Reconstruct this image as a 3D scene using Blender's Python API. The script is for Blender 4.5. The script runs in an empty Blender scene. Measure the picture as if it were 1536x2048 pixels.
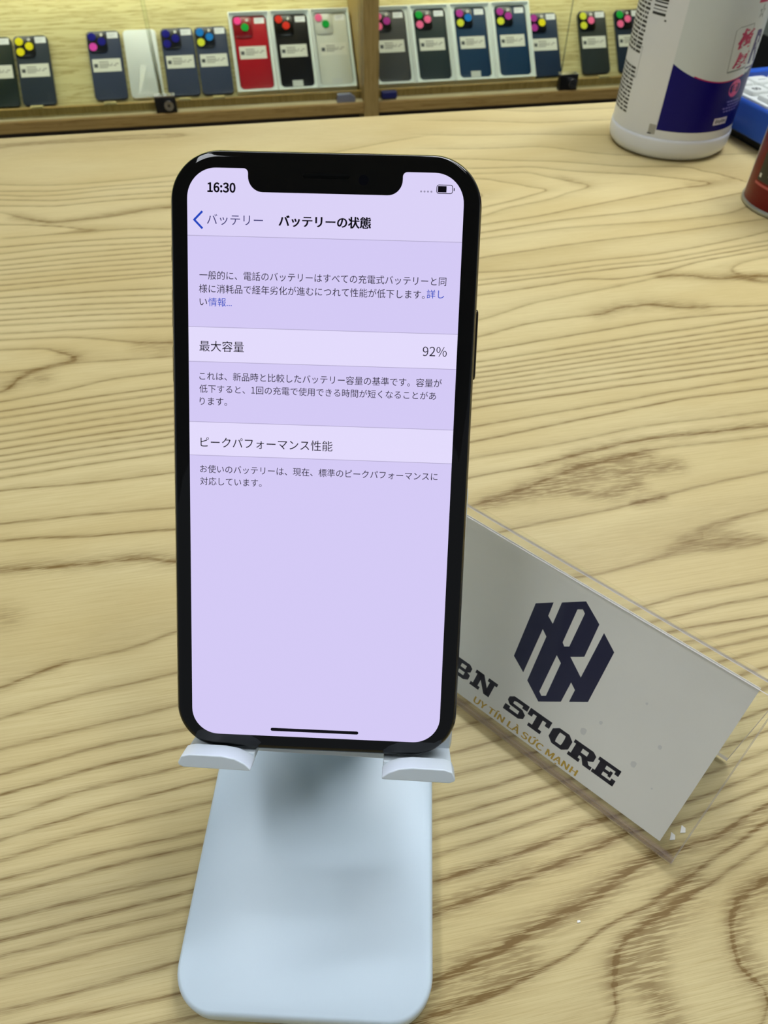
import bpy, bmesh, math, random
import numpy as np
from mathutils import Matrix, Vector
PI = math.pi
R = math.radians
C = bpy.context.scene.collection
sc = bpy.context.scene
rnd = random.Random(7)

# ------------------------------------------------------------------ camera, light, exposure
HCAM, PITCH, ROLL, HEAD = 0.21925, 0.818523, 0.008917, 0.194439
FPX = 1415.53
cam_d = bpy.data.cameras.new('camera')
cam = bpy.data.objects.new('camera', cam_d); C.objects.link(cam)
cam.matrix_world = Matrix.Translation((0, 0, HCAM)) @ (Matrix.Rotation(-HEAD, 3, 'Z') @ Matrix.Rotation(PI/2 - PITCH, 3, 'X') @ Matrix.Rotation(ROLL, 3, 'Z')).to_4x4()
cam_d.sensor_fit = 'VERTICAL'; cam_d.sensor_height = 36.0; cam_d.sensor_width = 27.0
cam_d.lens = 36.0 * FPX / 2048
cam_d.clip_start = 0.01; cam_d.clip_end = 30
cam_d.dof.use_dof = True; cam_d.dof.focus_distance = 0.170; cam_d.dof.aperture_fstop = 36
sc.camera = cam
sc.view_settings.view_transform = 'Standard'
sc.view_settings.look = 'None'
sc.view_settings.exposure = 0.0
sc.view_settings.gamma = 1.0
sc.view_settings.use_curve_mapping = False

w = bpy.data.worlds.new('world'); sc.world = w; w.use_nodes = True
w.node_tree.nodes['Background'].inputs[0].default_value = (0.86, 0.93, 1.0, 1)
w.node_tree.nodes['Background'].inputs[1].default_value = 0.47
# world light set stronger from the far side than from behind the photographer
_t = w.node_tree; _tc = _t.nodes.new('ShaderNodeTexCoord'); _sx = _t.nodes.new('ShaderNodeSeparateXYZ'); _mr = _t.nodes.new('ShaderNodeMapRange')
_mr.interpolation_type = 'SMOOTHSTEP'
for _i, _v in enumerate((0, -0.7, 0.5, 0.29, 0.66)): _mr.inputs[_i].default_value = _v
_t.links.new(_tc.outputs['Generated'], _sx.inputs[0]); _t.links.new(_sx.outputs['Y'], _mr.inputs[0]); _t.links.new(_mr.outputs[0], _t.nodes['Background'].inputs[1])
PANEL_STRENGTH = 11.5
ADDED_LAMP_STRENGTH = 38.0
LED_STRENGTH = 16.5

# ------------------------------------------------------------------ helpers
def s2l(c):
    return tuple((x/255/12.92 if x/255 <= 0.04045 else ((x/255+0.055)/1.055)**2.4) for x in c)

def mat(name, rgb, rough=0.5, metal=0.0, spec=0.5, coat=0.0, emit=None, es=0.0, noise=0.0, nscale=60):
    m = bpy.data.materials.new(name); m.use_nodes = True
    nt = m.node_tree; b = nt.nodes['Principled BSDF']
    c = (*s2l(rgb), 1)
    b.inputs['Base Color'].default_value = c
    b.inputs['Roughness'].default_value = rough
    b.inputs['Metallic'].default_value = metal
    b.inputs['Specular IOR Level'].default_value = spec
    b.inputs['Coat Weight'].default_value = coat
    b.inputs['Coat Roughness'].default_value = 0.06
    if emit:
        b.inputs['Emission Color'].default_value = (*s2l(emit), 1)
        b.inputs['Emission Strength'].default_value = es
    if noise:
        tc = nt.nodes.new('ShaderNodeTexCoord'); n = nt.nodes.new('ShaderNodeTexNoise')
        n.inputs['Scale'].default_value = nscale; n.inputs['Detail'].default_value = 4
        nt.links.new(tc.outputs['Object'], n.inputs['Vector'])
        mx = nt.nodes.new('ShaderNodeMix'); mx.data_type = 'RGBA'
        mx.inputs['A'].default_value = tuple(x*(1-noise) for x in c[:3])+(1,)
        mx.inputs['B'].default_value = tuple(min(1, x*(1+noise)) for x in c[:3])+(1,)
        nt.links.new(n.outputs['Fac'], mx.inputs['Factor'])
        nt.links.new(mx.outputs['Result'], b.inputs['Base Color'])
    return m

def clear_mat(name, tint=(0.97, 0.98, 0.98), ior=1.45, rough=0.02, frost=0.0, frost_rgb=(220, 220, 222)):
    m = bpy.data.materials.new(name); m.use_nodes = True
    nt = m.node_tree; nt.nodes.clear()
    out = nt.nodes.new('ShaderNodeOutputMaterial')
    tr = nt.nodes.new('ShaderNodeBsdfTransparent'); tr.inputs[0].default_value = (*tint, 1)
    gl = nt.nodes.new('ShaderNodeBsdfGlossy'); gl.inputs['Roughness'].default_value = rough
    fr = nt.nodes.new('ShaderNodeFresnel'); fr.inputs['IOR'].default_value = ior
    mx = nt.nodes.new('ShaderNodeMixShader')
    nt.links.new(fr.outputs[0], mx.inputs[0]); nt.links.new(tr.outputs[0], mx.inputs[1]); nt.links.new(gl.outputs[0], mx.inputs[2])
    last = mx
    if frost:
        df = nt.nodes.new('ShaderNodeBsdfDiffuse'); df.inputs[0].default_value = (*s2l(frost_rgb), 1)
        m2 = nt.nodes.new('ShaderNodeMixShader'); m2.inputs[0].default_value = frost
        nt.links.new(mx.outputs[0], m2.inputs[1]); nt.links.new(df.outputs[0], m2.inputs[2]); last = m2
    nt.links.new(last.outputs[0], out.inputs[0])
    return m

FONT = None
try:
    import os
    FONT = bpy.data.fonts.load(os.path.join(bpy.utils.system_resource('DATAFILES'), 'fonts', 'Noto Sans CJK Regular.woff2'))
except Exception:
    FONT = None

class MB:
    """collects geometry in millimetres, builds one mesh object in metres"""
    def __init__(self): self.v = []; self.f = []; self.m = []
    def add(self, vs, fs, mi=0):
        o = len(self.v); self.v += [tuple(x) for x in vs]
        for f in fs: self.f.append([i+o for i in f]); self.m.append(mi)
    def box(self, x0, x1, y0, y1, z0, z1, mi=0):
        self.add([(x0,y0,z0),(x1,y0,z0),(x1,y1,z0),(x0,y1,z0),(x0,y0,z1),(x1,y0,z1),(x1,y1,z1),(x0,y1,z1)],
                 [(3,2,1,0),(4,5,6,7),(0,1,5,4),(1,2,6,5),(2,3,7,6),(3,0,4,7)], mi)
    def poly(self, pts, z=0, mi=0):
        a = sum(pts[i][0]*pts[(i+1) % len(pts)][1]-pts[(i+1) % len(pts)][0]*pts[i][1] for i in range(len(pts)))
        if a < 0: pts = pts[::-1]
        self.add([(p[0], p[1], z) for p in pts], [tuple(range(len(pts)))], mi)
    def rect(self, x0, x1, y0, y1, z=0, mi=0): self.poly([(x0,y0),(x1,y0),(x1,y1),(x0,y1)], z, mi)
    def rings(self, rings, cap0=True, cap1=True, mi=0, close=True):
        n = len(rings[0]); vs = [p for r in rings for p in r]; fs = []
        for k in range(len(rings)-1):
            for i in range(n if close else n-1):
                j = (i+1) % n; fs.append((k*n+i, k*n+j, (k+1)*n+j, (k+1)*n+i))
        if cap0: fs.append(tuple(range(n))[::-1])
        if cap1: fs.append(tuple((len(rings)-1)*n+i for i in range(n)))
        self.add(vs, fs, mi)
    def loft(self, w_, h_, r, levels, cx=0, cy=0, mi=0, seg=10):
        rs = []
        for z, ins in levels:
            rs.append([(x+cx, y+cy, z) for x, y in rrect(w_-2*ins, h_-2*ins, max(r-ins, 0.05), seg)])
        self.rings(rs, mi=mi)
    def prism(self, outline, z0, z1, mi=0):
        self.rings([[(x, y, z0) for x, y in outline], [(x, y, z1) for x, y in outline]], mi=mi)
    def lathe(self, prof, n=64, cx=0, cy=0, mi=0, cap0=True, cap1=True):
        self.rings([[(cx+r*math.cos(2*PI*i/n), cy+r*math.sin(2*PI*i/n), z) for i in range(n)] for r, z in prof], cap0, cap1, mi)
    def disc(self, x, y, r, z0, z1, mi=0, n=24):
        self.prism([(x+r*math.cos(2*PI*i/n), y+r*math.sin(2*PI*i/n)) for i in range(n)], z0, z1, mi)
    def text(self, s, x, y, size, z, mi=0, fit=None, right=False, off=0.0, mapper=None, res=3, latin=False, bold=0.0, cap=None):
        if bold:   # heavier strokes: the same outline laid twice, a hair apart
            self.text(s, x+bold, y, size, z+.001, mi, fit, right, off, mapper, res, latin, 0.0, cap)
        cu = bpy.data.curves.new('t', 'FONT'); cu.body = s; cu.size = 1; cu.resolution_u = res; cu.offset = off
        if FONT and latin: cu.font = FONT
        ob = bpy.data.objects.new('t', cu); C.objects.link(ob)
        dg = bpy.context.evaluated_depsgraph_get()
        me = bpy.data.meshes.new_from_object(ob.evaluated_get(dg))
        xs = [v.co.x for v in me.vertices]; x0, x1 = min(xs), max(xs)
        k = size if fit is None else fit/(x1-x0)
        ox = x-(x1*k) if right else x-x0*k
        ky = k if latin else size
        if cap: ky = cap/max(v.co.y for v in me.vertices)
        vs = [(ox+v.co.x*k, y+v.co.y*ky, z) for v in me.vertices]
        if mapper: vs = [mapper(*q) for q in vs]
        self.add(vs, [tuple(p.vertices) for p in me.polygons], mi)
        bpy.data.objects.remove(ob); bpy.data.meshes.remove(me); bpy.data.curves.remove(cu)
    def build(self, name, mats, parent=None, smooth=True, bevel=0, link=True, angle=38):
        me = bpy.data.meshes.new(name)
        me.from_pydata([(a*.001, b*.001, c*.001) for a, b, c in self.v], [], self.f)
        for m in (mats if isinstance(mats, (list, tuple)) else [mats]): me.materials.append(m)
        me.polygons.foreach_set('material_index', self.m)
        if smooth:
            me.polygons.foreach_set('use_smooth', [True]*len(me.polygons))
            bm = bmesh.new(); bm.from_mesh(me)
            for e in bm.edges:
                e.smooth = not (len(e.link_faces) != 2 or e.calc_face_angle(0) > R(angle))
            bm.to_mesh(me); bm.free()
        me.update()
        o = bpy.data.objects.new(name, me); C.objects.link(o)
        if parent: o.parent = parent
        if bevel:
            b = o.modifiers.new('bevel', 'BEVEL'); b.width = bevel*.001; b.segments = 4; b.limit_method = 'ANGLE'; b.angle_limit = R(40)
        return o

def rrect(w_, h_, r, seg=10):
    r = min(r, w_/2-1e-4, h_/2-1e-4); pts = []
    for cx, cy, a0 in ((w_/2-r, h_/2-r, 0), (-w_/2+r, h_/2-r, 90), (-w_/2+r, -h_/2+r, 180), (w_/2-r, -h_/2+r, 270)):
        for i in range(seg+1):
            a = R(a0+90*i/seg); pts.append((cx+r*math.cos(a), cy+r*math.sin(a)))
    return pts

def tag(o, label, cat, group=None):
    o['label'] = label; o['category'] = cat
    if group: o['group'] = group
    return o
def struct(o): o['kind'] = 'structure'; return o
def thing(name, label, cat, loc=(0,0,0), rot=None, group=None):
    o = bpy.data.objects.new(name, None); C.objects.link(o); o.empty_display_size = 0.01
    M = Matrix.Translation(loc)
    if rot is not None: M = M @ rot.to_4x4()
    o.matrix_world = M
    return tag(o, label, cat, group)
def plane_rot(yaw, lean, roll=0):   # local x right, y up the tilted face, z out of it
    return Matrix.Rotation(yaw, 3, 'Z') @ Matrix.Rotation(PI/2-lean, 3, 'X') @ Matrix.Rotation(roll, 3, 'Z')
GRAIN_L=[(-1,[(-1922,6615),(-1253,6583),(-480,6571)]),(0,[(-1763,5669),(-1361,5608),(-963,5629),(-474,5641)]),(1,[(-1752,5601),(-1549,5546),(-1287,5533),(-959,5568),(-473,5554)]),(2,[(-1738,5521),(-1341,5442),(-951,5454),(-473,5453)]),(3,[(-1720,5414),(-1330,5346),(-945,5373),(-472,5364)]),(4,[(-1702,5304),(-1494,5163),(-1348,5079),(-1176,5093),(-928,5108),(-676,5184),(-471,5185)]),(5,[(-1456,5070),(-1292,5021),(-1063,4935),(-962,4898),(-790,4895),(-469,4830)]),(5,[(-1633,4893),(-1338,4909),(-1219,4918),(-1058,4878)]),(6,[(-1612,4770),(-1262,4774),(-904,4764),(-468,4727)]),(7,[(-1596,4677),(-1254,4704),(-468,4654)]),(8,[(-1581,4587),(-1034,4607),(-468,4606)]),(9,[(-1569,4516),(-1028,4535),(-467,4533)]),(10,[(-1559,4454),(-1021,4465),(-467,4456)]),(11,[(-1549,4396),(-1016,4399),(-466,4383)]),(12,[(-1538,4329),(-1010,4331),(-466,4315)]),(13,[(-1527,4264),(-1004,4264),(-465,4247)]),(14,[(-1516,4195),(-999,4213),(-465,4212)]),(15,[(-1502,4112),(-989,4092),(-464,4047)]),(16,[(-1491,4047),(-983,4026),(-464,3980)]),(17,[(-1479,3978),(-976,3950),(-463,3900)]),(18,[(-1469,3917),(-971,3889),(-463,3839)]),(19,[(-1459,3858),(-965,3829),(-462,3779)]),(20,[(-1450,3803),(-959,3762),(-462,3704)]),(21,[(-1435,3716),(-952,3681),(-461,3627)]),(22,[(-1425,3657),(-1076,3620),(-924,3579),(-770,3524),(-619,3478),(-460,3458)]),(23,[(-1408,3557),(-1173,3527),(-1079,3466),(-996,3416),(-1059,3375),(-1185,3327),(-1270,3276),(-1304,3202),(-1342,3162)]),(24,[(-1329,3086),(-1067,3120),(-797,3182),(-459,3195)]),(25,[(-1316,3006),(-896,3042),(-458,3067)]),(26,[(-1307,2954),(-891,2988),(-458,3012)]),(27,[(-1296,2888),(-885,2920),(-457,2942)]),(28,[(-1287,2831),(-880,2861),(-457,2882)]),(29,[(-1277,2775),(-875,2804),(-456,2823)]),(30,[(-1268,2720),(-870,2748),(-456,2766)]),(31,[(-1260,2673),(-866,2699),(-456,2716)]),(32,[(-1253,2629),(-862,2655),(-456,2670)]),(33,[(-1244,2575),(-857,2599),(-455,2614)]),(34,[(-1235,2522),(-852,2545),(-455,2558)]),(35,[(-1221,2439),(-841,2416),(-454,2418)]),(36,[(-1186,2234),(-837,2221),(-468,2198)]),(37,[(-1170,2138),(-1040,2128),(-815,2094),(-662,2087),(-466,2072)]),(38,[(-1143,1978),(-949,1959),(-704,1943),(-605,1945),(-465,1892)]),(38.5,[(-1086,1741),(-833,1765),(-463,1720)]),(39,[(-1052,1435),(-956,1467),(-849,1499),(-719,1506),(-587,1524),(-462,1562)]),(40,[(-1033,1321),(-792,1357),(-460,1385)]),(41,[(-1014,1209),(-779,1232),(-459,1261)]),(42,[(-1000,1122),(-693,1162),(-417,1169)]),(43,[(-988,1054),(-687,1092),(-433,1109)]),(44,[(-976,978),(-758,1019),(-385,1044)]),(45,[(-965,916),(-677,956),(-386,982)]),(46,[(-955,853),(-745,889),(-386,914)]),(47,[(-946,799),(-666,820),(-388,826)]),(48,[(-938,754),(-663,781),(-388,793)]),(49,[(-928,694),(-726,705),(-389,715)]),(50,[(-919,643),(-654,658),(-411,672)]),(51,[(-912,602),(-651,620),(-418,630)]),(52,[(-904,553),(-647,570),(-425,587)]),(53,[(-891,472),(-672,487),(-445,502)]),(54,[(-885,439),(-636,430),(-431,430)])]
GRAIN_R=[(-2,[(2147,6790),(2689,6643),(3375,6610)]),(-1,[(2067,6506),(2592,6363),(3255,6329)]),(0,[(1971,6168),(2501,6101),(3104,5973)]),(1,[(1889,5876),(2408,5833),(2934,5575)]),(2,[(1829,5666),(2543,5478),(2993,5307),(3396,5237),(3631,5021),(3718,4899),(4023,5054)]),(3,[(1826,5477),(2188,5447),(2555,5289),(3007,5149),(3287,5021),(3469,4912),(3028,4837),(2488,4716),(1979,4601),(1557,4545)]),(4,[(1798,5380),(2152,5339),(2348,5185),(2526,5026),(2143,4847),(1804,4766),(1592,4669)]),(5,[(1771,5286),(2006,5148),(2189,4995),(1920,4886),(1630,4797)]),(2,[(1522,4426),(2099,4514),(2732,4552),(3254,4634),(3851,4768)]),(1,[(1499,4345),(2055,4394),(2961,4378),(3290,4403),(3730,4569)]),(0,[(1425,4092),(2116,4170),(2880,4217),(3561,4289)]),(1,[(1346,3818),(1709,3825),(2132,3856),(2557,3863),(2867,3906),(3372,3977)]),(2,[(1331,3765),(1694,3784),(2250,3808),(2532,3812),(3340,3923)]),(3,[(1297,3648),(1523,3668),(1796,3694),(1939,3720),(2194,3679),(2407,3696),(2813,3803),(3308,3871)]),(4,[(2161,3604),(2461,3665),(2593,3652),(2764,3580),(3125,3567)]),(4,[(1221,3385),(1599,3510),(1875,3556)]),(5,[(1174,3222),(1464,3298),(1719,3318),(1908,3317),(2058,3370),(2253,3370),(2418,3305),(2925,3237)]),(6,[(1135,3087),(1714,3146),(2237,3202),(2897,3191)]),(7,[(1107,2991),(1921,3057),(2854,3120)]),(8,[(1094,2944),(1896,2999),(2811,3048)]),(9,[(1081,2902),(1874,2949),(2777,2992)]),(10,[(1070,2862),(1854,2903),(2745,2939)]),(11,[(1057,2819),(1834,2858),(2716,2892)]),(12,[(1045,2777),(1813,2810),(2683,2837)]),(13,[(1032,2732),(1793,2763),(2654,2789)]),(14,[(1018,2683),(1771,2713),(2622,2736)]),(15,[(1002,2626),(1746,2657),(2590,2682)]),(16,[(961,2485),(1469,2521),(2044,2569),(2537,2595)]),(17,[(931,2384),(1439,2445),(2012,2506),(2483,2507)]),(18,[(899,2273),(1276,2291),(1710,2333),(2382,2338)]),(19,[(865,2154),(1134,2173),(1293,2200),(1671,2248),(2320,2237)]),(20,[(787,1979),(1040,2042),(1260,2115),(1669,2175),(2278,2167)]),(20.5,[(1048,1925),(1320,1900),(1758,2003),(2198,2035)]),(21.5,[(1373,1804),(1673,1835),(2100,1873)]),(22,[(781,1546),(1143,1530),(1406,1555),(1618,1607),(1767,1619),(1911,1559)]),(23,[(1275,1352),(1407,1373),(1804,1383)]),(24,[(1328,1283),(1550,1309),(1761,1311)]),(25,[(1380,1233),(1710,1227)]),(26,[(1428,1179),(1685,1186)]),(27,[(1448,1137),(1661,1145)]),(29,[(322,853),(542,869),(678,881)]),(30,[(307,790),(522,801),(658,822)]),(31,[(294,732),(507,752),(705,770)]),(32,[(282,683),(564,711),(741,732)]),(33,[(270,632),(549,668),(773,702)]),(34,[(254,563),(526,596),(819,643),(1092,642),(1287,672)]),(35,[(236,487),(368,507),(573,539),(716,560),(862,596),(1007,588),(1278,631)]),(36,[(199,332),(356,358),(493,400),(666,434),(823,492),(916,517),(1119,529),(1293,581)]),(37,[(183,263),(363,281),(593,329),(741,381),(848,400),(1005,445),(1268,539)]),(38,[(651,174),(683,261),(725,330),(831,364),(985,408),(1231,476)]),(39,[(1211,401),(1099,369),(1038,297),(1016,223),(1059,150)])]
STAIN=[(25,0.55,[(-1587,5209),(-1348,5085),(-1176,5093),(-930,5138),(-547,5193)]),(35,0.5,[(-658,3467),(-558,3421),(-488,3445)]),(20,0.5,[(-1079,3466),(-996,3416),(-1059,3375),(-1185,3327)]),(30,0.6,[(-1297,3217),(-1232,3269),(-1147,3254)]),(16,0.55,[(-1143,1978),(-949,1959),(-704,1943),(-605,1945),(-465,1895)]),(28,0.5,[(-1106,1756),(-1066,1731)]),(10,0.35,[(-1052,1435),(-956,1467),(-849,1499)]),(40,0.4,[(3310,4901),(3469,4912),(3623,4943)]),(25,0.4,[(2444,5090),(2523,5019),(2386,5198)]),(25,0.6,[(2466,3675),(2593,3652),(2766,3585),(3125,3567)]),(30,0.5,[(1908,3317),(2082,3366),(2262,3361),(2538,3284)]),(22,0.9,[(843,1982),(1032,2017),(1197,2000)]),(30,0.9,[(1032,2017),(1239,2058),(1391,2071),(1519,2047)]),(26,0.9,[(1263,2122),(1460,2141),(1653,2142)]),(26,0.9,[(1482,2054),(1635,2060),(1756,2059)]),(24,0.9,[(1215,1996),(1384,1939),(1528,1978)]),(14,0.8,[(1479,1871),(1596,1875)]),(18,0.5,[(1298,2214),(1569,2252),(2329,2251)]),(14,0.5,[(1129,2160),(1415,2229)]),(10,0.5,[(254,563),(526,596),(819,643)]),(14,0.6,[(238,498),(369,513),(573,539),(716,560),(862,596)]),(18,0.75,[(199,332),(356,358),(492,395),(666,434),(820,486),(916,517)]),(20,0.7,[(182,259),(339,301),(471,336)]),(26,0.85,[(778,150),(763,220),(717,254)]),(26,0.85,[(710,266),(762,312),(836,347),(923,391),(990,430)]),(20,0.8,[(684,235),(802,263),(830,321)]),(20,0.75,[(1204,390),(1105,357),(1056,294),(1039,219),(1067,163)]),(14,0.6,[(973,518),(1196,540),(1310,564)])]
LOGO= [[(-64.49, 40.89), (-59.74, 44.24), (-59.17, 39.6), (-58.66, 34.97), (-57.39, 19.3), (-62.53, 22.17)], [(-59.17, 39.6), (-56.77, 38.22), (-56.56, 33.52), (-58.66, 34.97)], [(-57.51, 45.62), (-51.35, 49.9), (-51.0, 47.22), (-52.39, 46.33), (-51.39, 34.83), (-51.01, 30.26), (-50.15, 17.04), (-48.97, 16.23), (-48.91, 14.03), (-55.09, 17.81), (-56.56, 33.52), (-56.77, 38.22)], [(-51.35, 49.9), (-44.62, 45.89), (-43.68, 34.7), (-47.23, 32.25), (-50.34, 33.99), (-49.04, 34.87), (-49.87, 46.38), (-51.0, 47.22)], [(-51.39, 34.83), (-50.34, 33.99), (-47.23, 32.25), (-48.76, 28.83), (-51.01, 30.26)], [(-48.76, 28.83), (-47.23, 32.25), (-41.55, 28.51), (-43.25, 25.42), (-43.01, 18.29), (-48.91, 14.03), (-48.97, 16.23), (-47.79, 17.09)], [(-42.22, 44.37), (-36.94, 40.93), (-36.17, 23.21), (-40.93, 19.77), (-41.18, 24.07), (-43.25, 25.42), (-41.55, 28.51)]]

# ------------------------------------------------------------------ materials: wood
class NT:
    def __init__(self, name):
        self.m = bpy.data.materials.new(name); self.m.use_nodes = True
        self.t = self.m.node_tree; self.b = self.t.nodes['Principled BSDF']
    def new(self, k): return self.t.nodes.new(k)
    def link(self, a, b): self.t.links.new(a, b)
    def put(self, sock, v):
        if isinstance(v, (int, float)): sock.default_value = v
        elif isinstance(v, tuple): sock.default_value = v
        else: self.link(v, sock)
    def op(self, o, a, b=0.0, c=0.0):
        n = self.new('ShaderNodeMath'); n.operation = o
        for i, v in enumerate((a, b, c)): self.put(n.inputs[i], v)
        return n.outputs[0]
    def step(self, v, a, b, lo=0.0, hi=1.0):
        n = self.new('ShaderNodeMapRange'); n.interpolation_type = 'SMOOTHSTEP'
        for i, q in enumerate((v, a, b, lo, hi)): self.put(n.inputs[i], q)
        return n.outputs[0]
    def attr(self, name):
        n = self.new('ShaderNodeAttribute'); n.attribute_name = name; return n.outputs['Fac']
    def noise(self, vec, scale, detail=3, rough=0.5):
        n = self.new('ShaderNodeTexNoise'); n.inputs['Scale'].default_value = scale
        n.inputs['Detail'].default_value = detail; n.inputs['Roughness'].default_value = rough
        self.link(vec, n.inputs['Vector']); return n.outputs['Fac']
    def mapping(self, rot=0, scale=(1,1,1), coord='Object'):
        tc = self.new('ShaderNodeTexCoord'); mp = self.new('ShaderNodeMapping')
        mp.inputs['Rotation'].default_value = (0, 0, rot); mp.inputs['Scale'].default_value = scale
        self.link(tc.outputs[coord], mp.inputs['Vector']); return mp.outputs['Vector']
    def mix(self, f, a, b):
        n = self.new('ShaderNodeMix'); n.data_type = 'RGBA'
        self.put(n.inputs['Factor'], f)
        for k, v in (('A', a), ('B', b)): self.put(n.inputs[k], v)
        return n.outputs['Result']

def c4(rgb): return (*s2l(rgb), 1.0)

def counter_wood():
    n = NT('counter_wood_laminate')
    wob = n.noise(n.mapping(R(-5), (9, 45, 1)), 1.0, 3)
    wob = n.op('MULTIPLY_ADD', wob, 2.0, -1.0)
    fine = n.noise(n.mapping(R(-6), (28, 1500, 1)), 1.0, 3, 0.6)      # long thin fibres
    hair = n.noise(n.mapping(R(-6), (60, 4200, 1)), 1.0, 2, 0.6)      # hair-fine streaks
    dash = n.noise(n.mapping(R(-6), (110, 1300, 1)), 1.0, 2, 0.6)     # short pore dashes
    patch = n.noise(n.mapping(R(-5), (7, 22, 1)), 1.0, 2)
    def side(tag_):
        g = n.attr('grad_'+tag_); ph = n.op('ADD', n.attr('phase_'+tag_), n.op('MULTIPLY', wob, n.op('MINIMUM', 0.2, n.op('MULTIPLY', g, 0.0007))))
        t = n.op('FRACT', ph); d = n.op('MINIMUM', t, n.op('SUBTRACT', 1.0, t))
        dist = n.op('DIVIDE', d, g)                                   # metres to the ring line
        ring = n.new('ShaderNodeTexWhiteNoise'); ring.noise_dimensions = '1D'
        n.link(n.op('ROUND', ph), ring.inputs['W'])
        amp = n.op('MULTIPLY_ADD', ring.outputs['Value'], 0.5, 0.5)
        wid = n.op('MULTIPLY_ADD', patch, 0.0009, n.op('MULTIPLY_ADD', dash, 0.0009, 0.0001))
        core = n.op('MULTIPLY', n.step(dist, 0.0001, wid, 1.0, 0.0), amp)
        halo = n.step(dist, 0.0, 0.0028, 0.22, 0.0)
        soft = n.step(t, 0.45, 1.0, 0.0, 1.0)
        return n.op('ADD', n.op('ADD', n.op('MULTIPLY', core, 0.62), halo), n.op('MULTIPLY', soft, 0.20))
    a, b = side('left'), side('right')
    wl = n.attr('right_weight')
    line = n.op('ADD', n.op('MULTIPLY', a, n.op('SUBTRACT', 1.0, wl)), n.op('MULTIPLY', b, wl))
    st = n.attr('stain')
    stn = n.op('MULTIPLY', st, n.step(n.op('ADD', n.op('MULTIPLY', dash, 0.75), n.op('MULTIPLY', hair, 0.35)), 0.45, 0.60, 0.3, 1.1))
    line = n.op('MULTIPLY', line, n.step(n.op('ADD', n.op('MULTIPLY', dash, 0.5), n.op('MULTIPLY', hair, 0.5)), 0.36, 0.62, 0.5, 1.05))
    tot = n.op('MINIMUM', n.op('ADD', line, n.op('MULTIPLY', stn, 0.85)), 1.0)
    base = n.mix(n.step(patch, 0.3, 0.7), c4((214, 198, 146)), c4((204, 185, 130)))
    base = n.mix(n.op('ADD', n.step(fine, 0.35, 0.75, 0.0, 0.28), n.step(hair, 0.48, 0.72, 0.0, 0.34)), base, c4((176, 150, 96)))
    col = n.mix(tot, base, c4((122, 96, 48)))
    n.link(col, n.b.inputs['Base Color'])
    n.put(n.b.inputs['Roughness'], 0.42); n.put(n.b.inputs['Specular IOR Level'], 0.22)
    bp = n.new('ShaderNodeBump'); bp.inputs['Strength'].default_value = 0.12; bp.inputs['Distance'].default_value = 0.0004
    n.link(n.op('SUBTRACT', 1.0, n.op('ADD', tot, n.op('MULTIPLY', fine, 0.5))), bp.inputs['Height'])
    n.link(bp.outputs[0], n.b.inputs['Normal'])
    return n.m

def cabinet_wood(name, ca, cb, along='x', rough=0.45):
    n = NT(name)
    sx, sy, sz = (2.2, 40, 40) if along == 'x' else (40, 40, 2.2)
    v = n.mapping(0, (sx, sy, sz))
    a = n.noise(v, 1.0, 5, 0.6)
    v2 = n.mapping(0, (sx*1.5, sy*7, sz*7) if along == 'x' else (sx*7, sy*7, sz*1.5))
    b = n.noise(v2, 1.0, 2)
    wv = n.op('FRACT', n.op('MULTIPLY', a, 9.0))
    wv = n.step(wv, 0.5, 1.0, 0.0, 0.55)
    f = n.op('ADD', wv, n.op('MULTIPLY', n.step(b, 0.4, 0.75), 0.4))
    col = n.mix(f, c4(ca), c4(cb)); n.link(col, n.b.inputs['Base Color'])
    n.put(n.b.inputs['Roughness'], rough); n.put(n.b.inputs['Specular IOR Level'], 0.3)
    return n.m

M_counter = counter_wood()
M_oak = cabinet_wood('oak_board', (212, 204, 152), (158, 136, 84))
M_oak_rail = cabinet_wood('oak_rail', (170, 140, 80), (134, 104, 52))
M_oak_post = cabinet_wood('oak_post', (166, 140, 82), (134, 110, 58), along='z')
M_white = mat('white_plastic', (218, 229, 236), 0.30, coat=0.25)
M_white_base = mat('white_satin_plastic', (212, 229, 241), 0.40)
M_black_plastic = mat('black_plastic', (14, 14, 15), 0.35)
M_chrome = mat('chrome', (210, 212, 215), 0.2, 1.0)

# ------------------------------------------------------------------ the setting
m = MB(); m.box(-6000, 6000, -2500, 2700, -770, -750)
struct(m.build('floor', mat('floor_tile', (150, 146, 138), 0.4, noise=0.1, nscale=3), smooth=False))
m = MB(); m.box(-6000, 6000, 2700, 2760, -750, 1900)
struct(m.build('wall_back', mat('wall_grey_green', (150, 158, 146), 0.7, noise=0.05, nscale=4), smooth=False))
m = MB(); m.box(-6000, 6000, -2500, 2760, 1900, 1960)
struct(m.build('ceiling', mat('ceiling_white', (205, 206, 204), 0.8, noise=0.03, nscale=3), smooth=False))
M_panel = mat('lit_light_panel', (255, 255, 255), 0.5, emit=(244, 249, 255), es=PANEL_STRENGTH)
M_panel_frame = mat('light_panel_frame', (225, 225, 225), 0.4)
for (px, py, lx, ly, where) in ((-0.75, 0.25, 300, 1300, 'over the left half of the counter'), (0.75, 0.45, 220, 1300, 'over the right half of the counter'), (0.1, 1.75, 1500, 200, 'in front of the phone showcase')):
    t = thing('ceiling_light', 'long white ceiling light panel '+where, 'light', (px, py, 1.9), group='ceiling light panels')
    m = MB(); m.box(-lx/2-20, lx/2+20, -ly/2-20, ly/2+20, -18, 0); m.build('frame', M_panel_frame, t, smooth=False)
    m = MB(); m.box(-lx/2, lx/2, -ly/2, ly/2, -22, -18.2); m.build('diffuser', M_panel, t, smooth=False)

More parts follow.
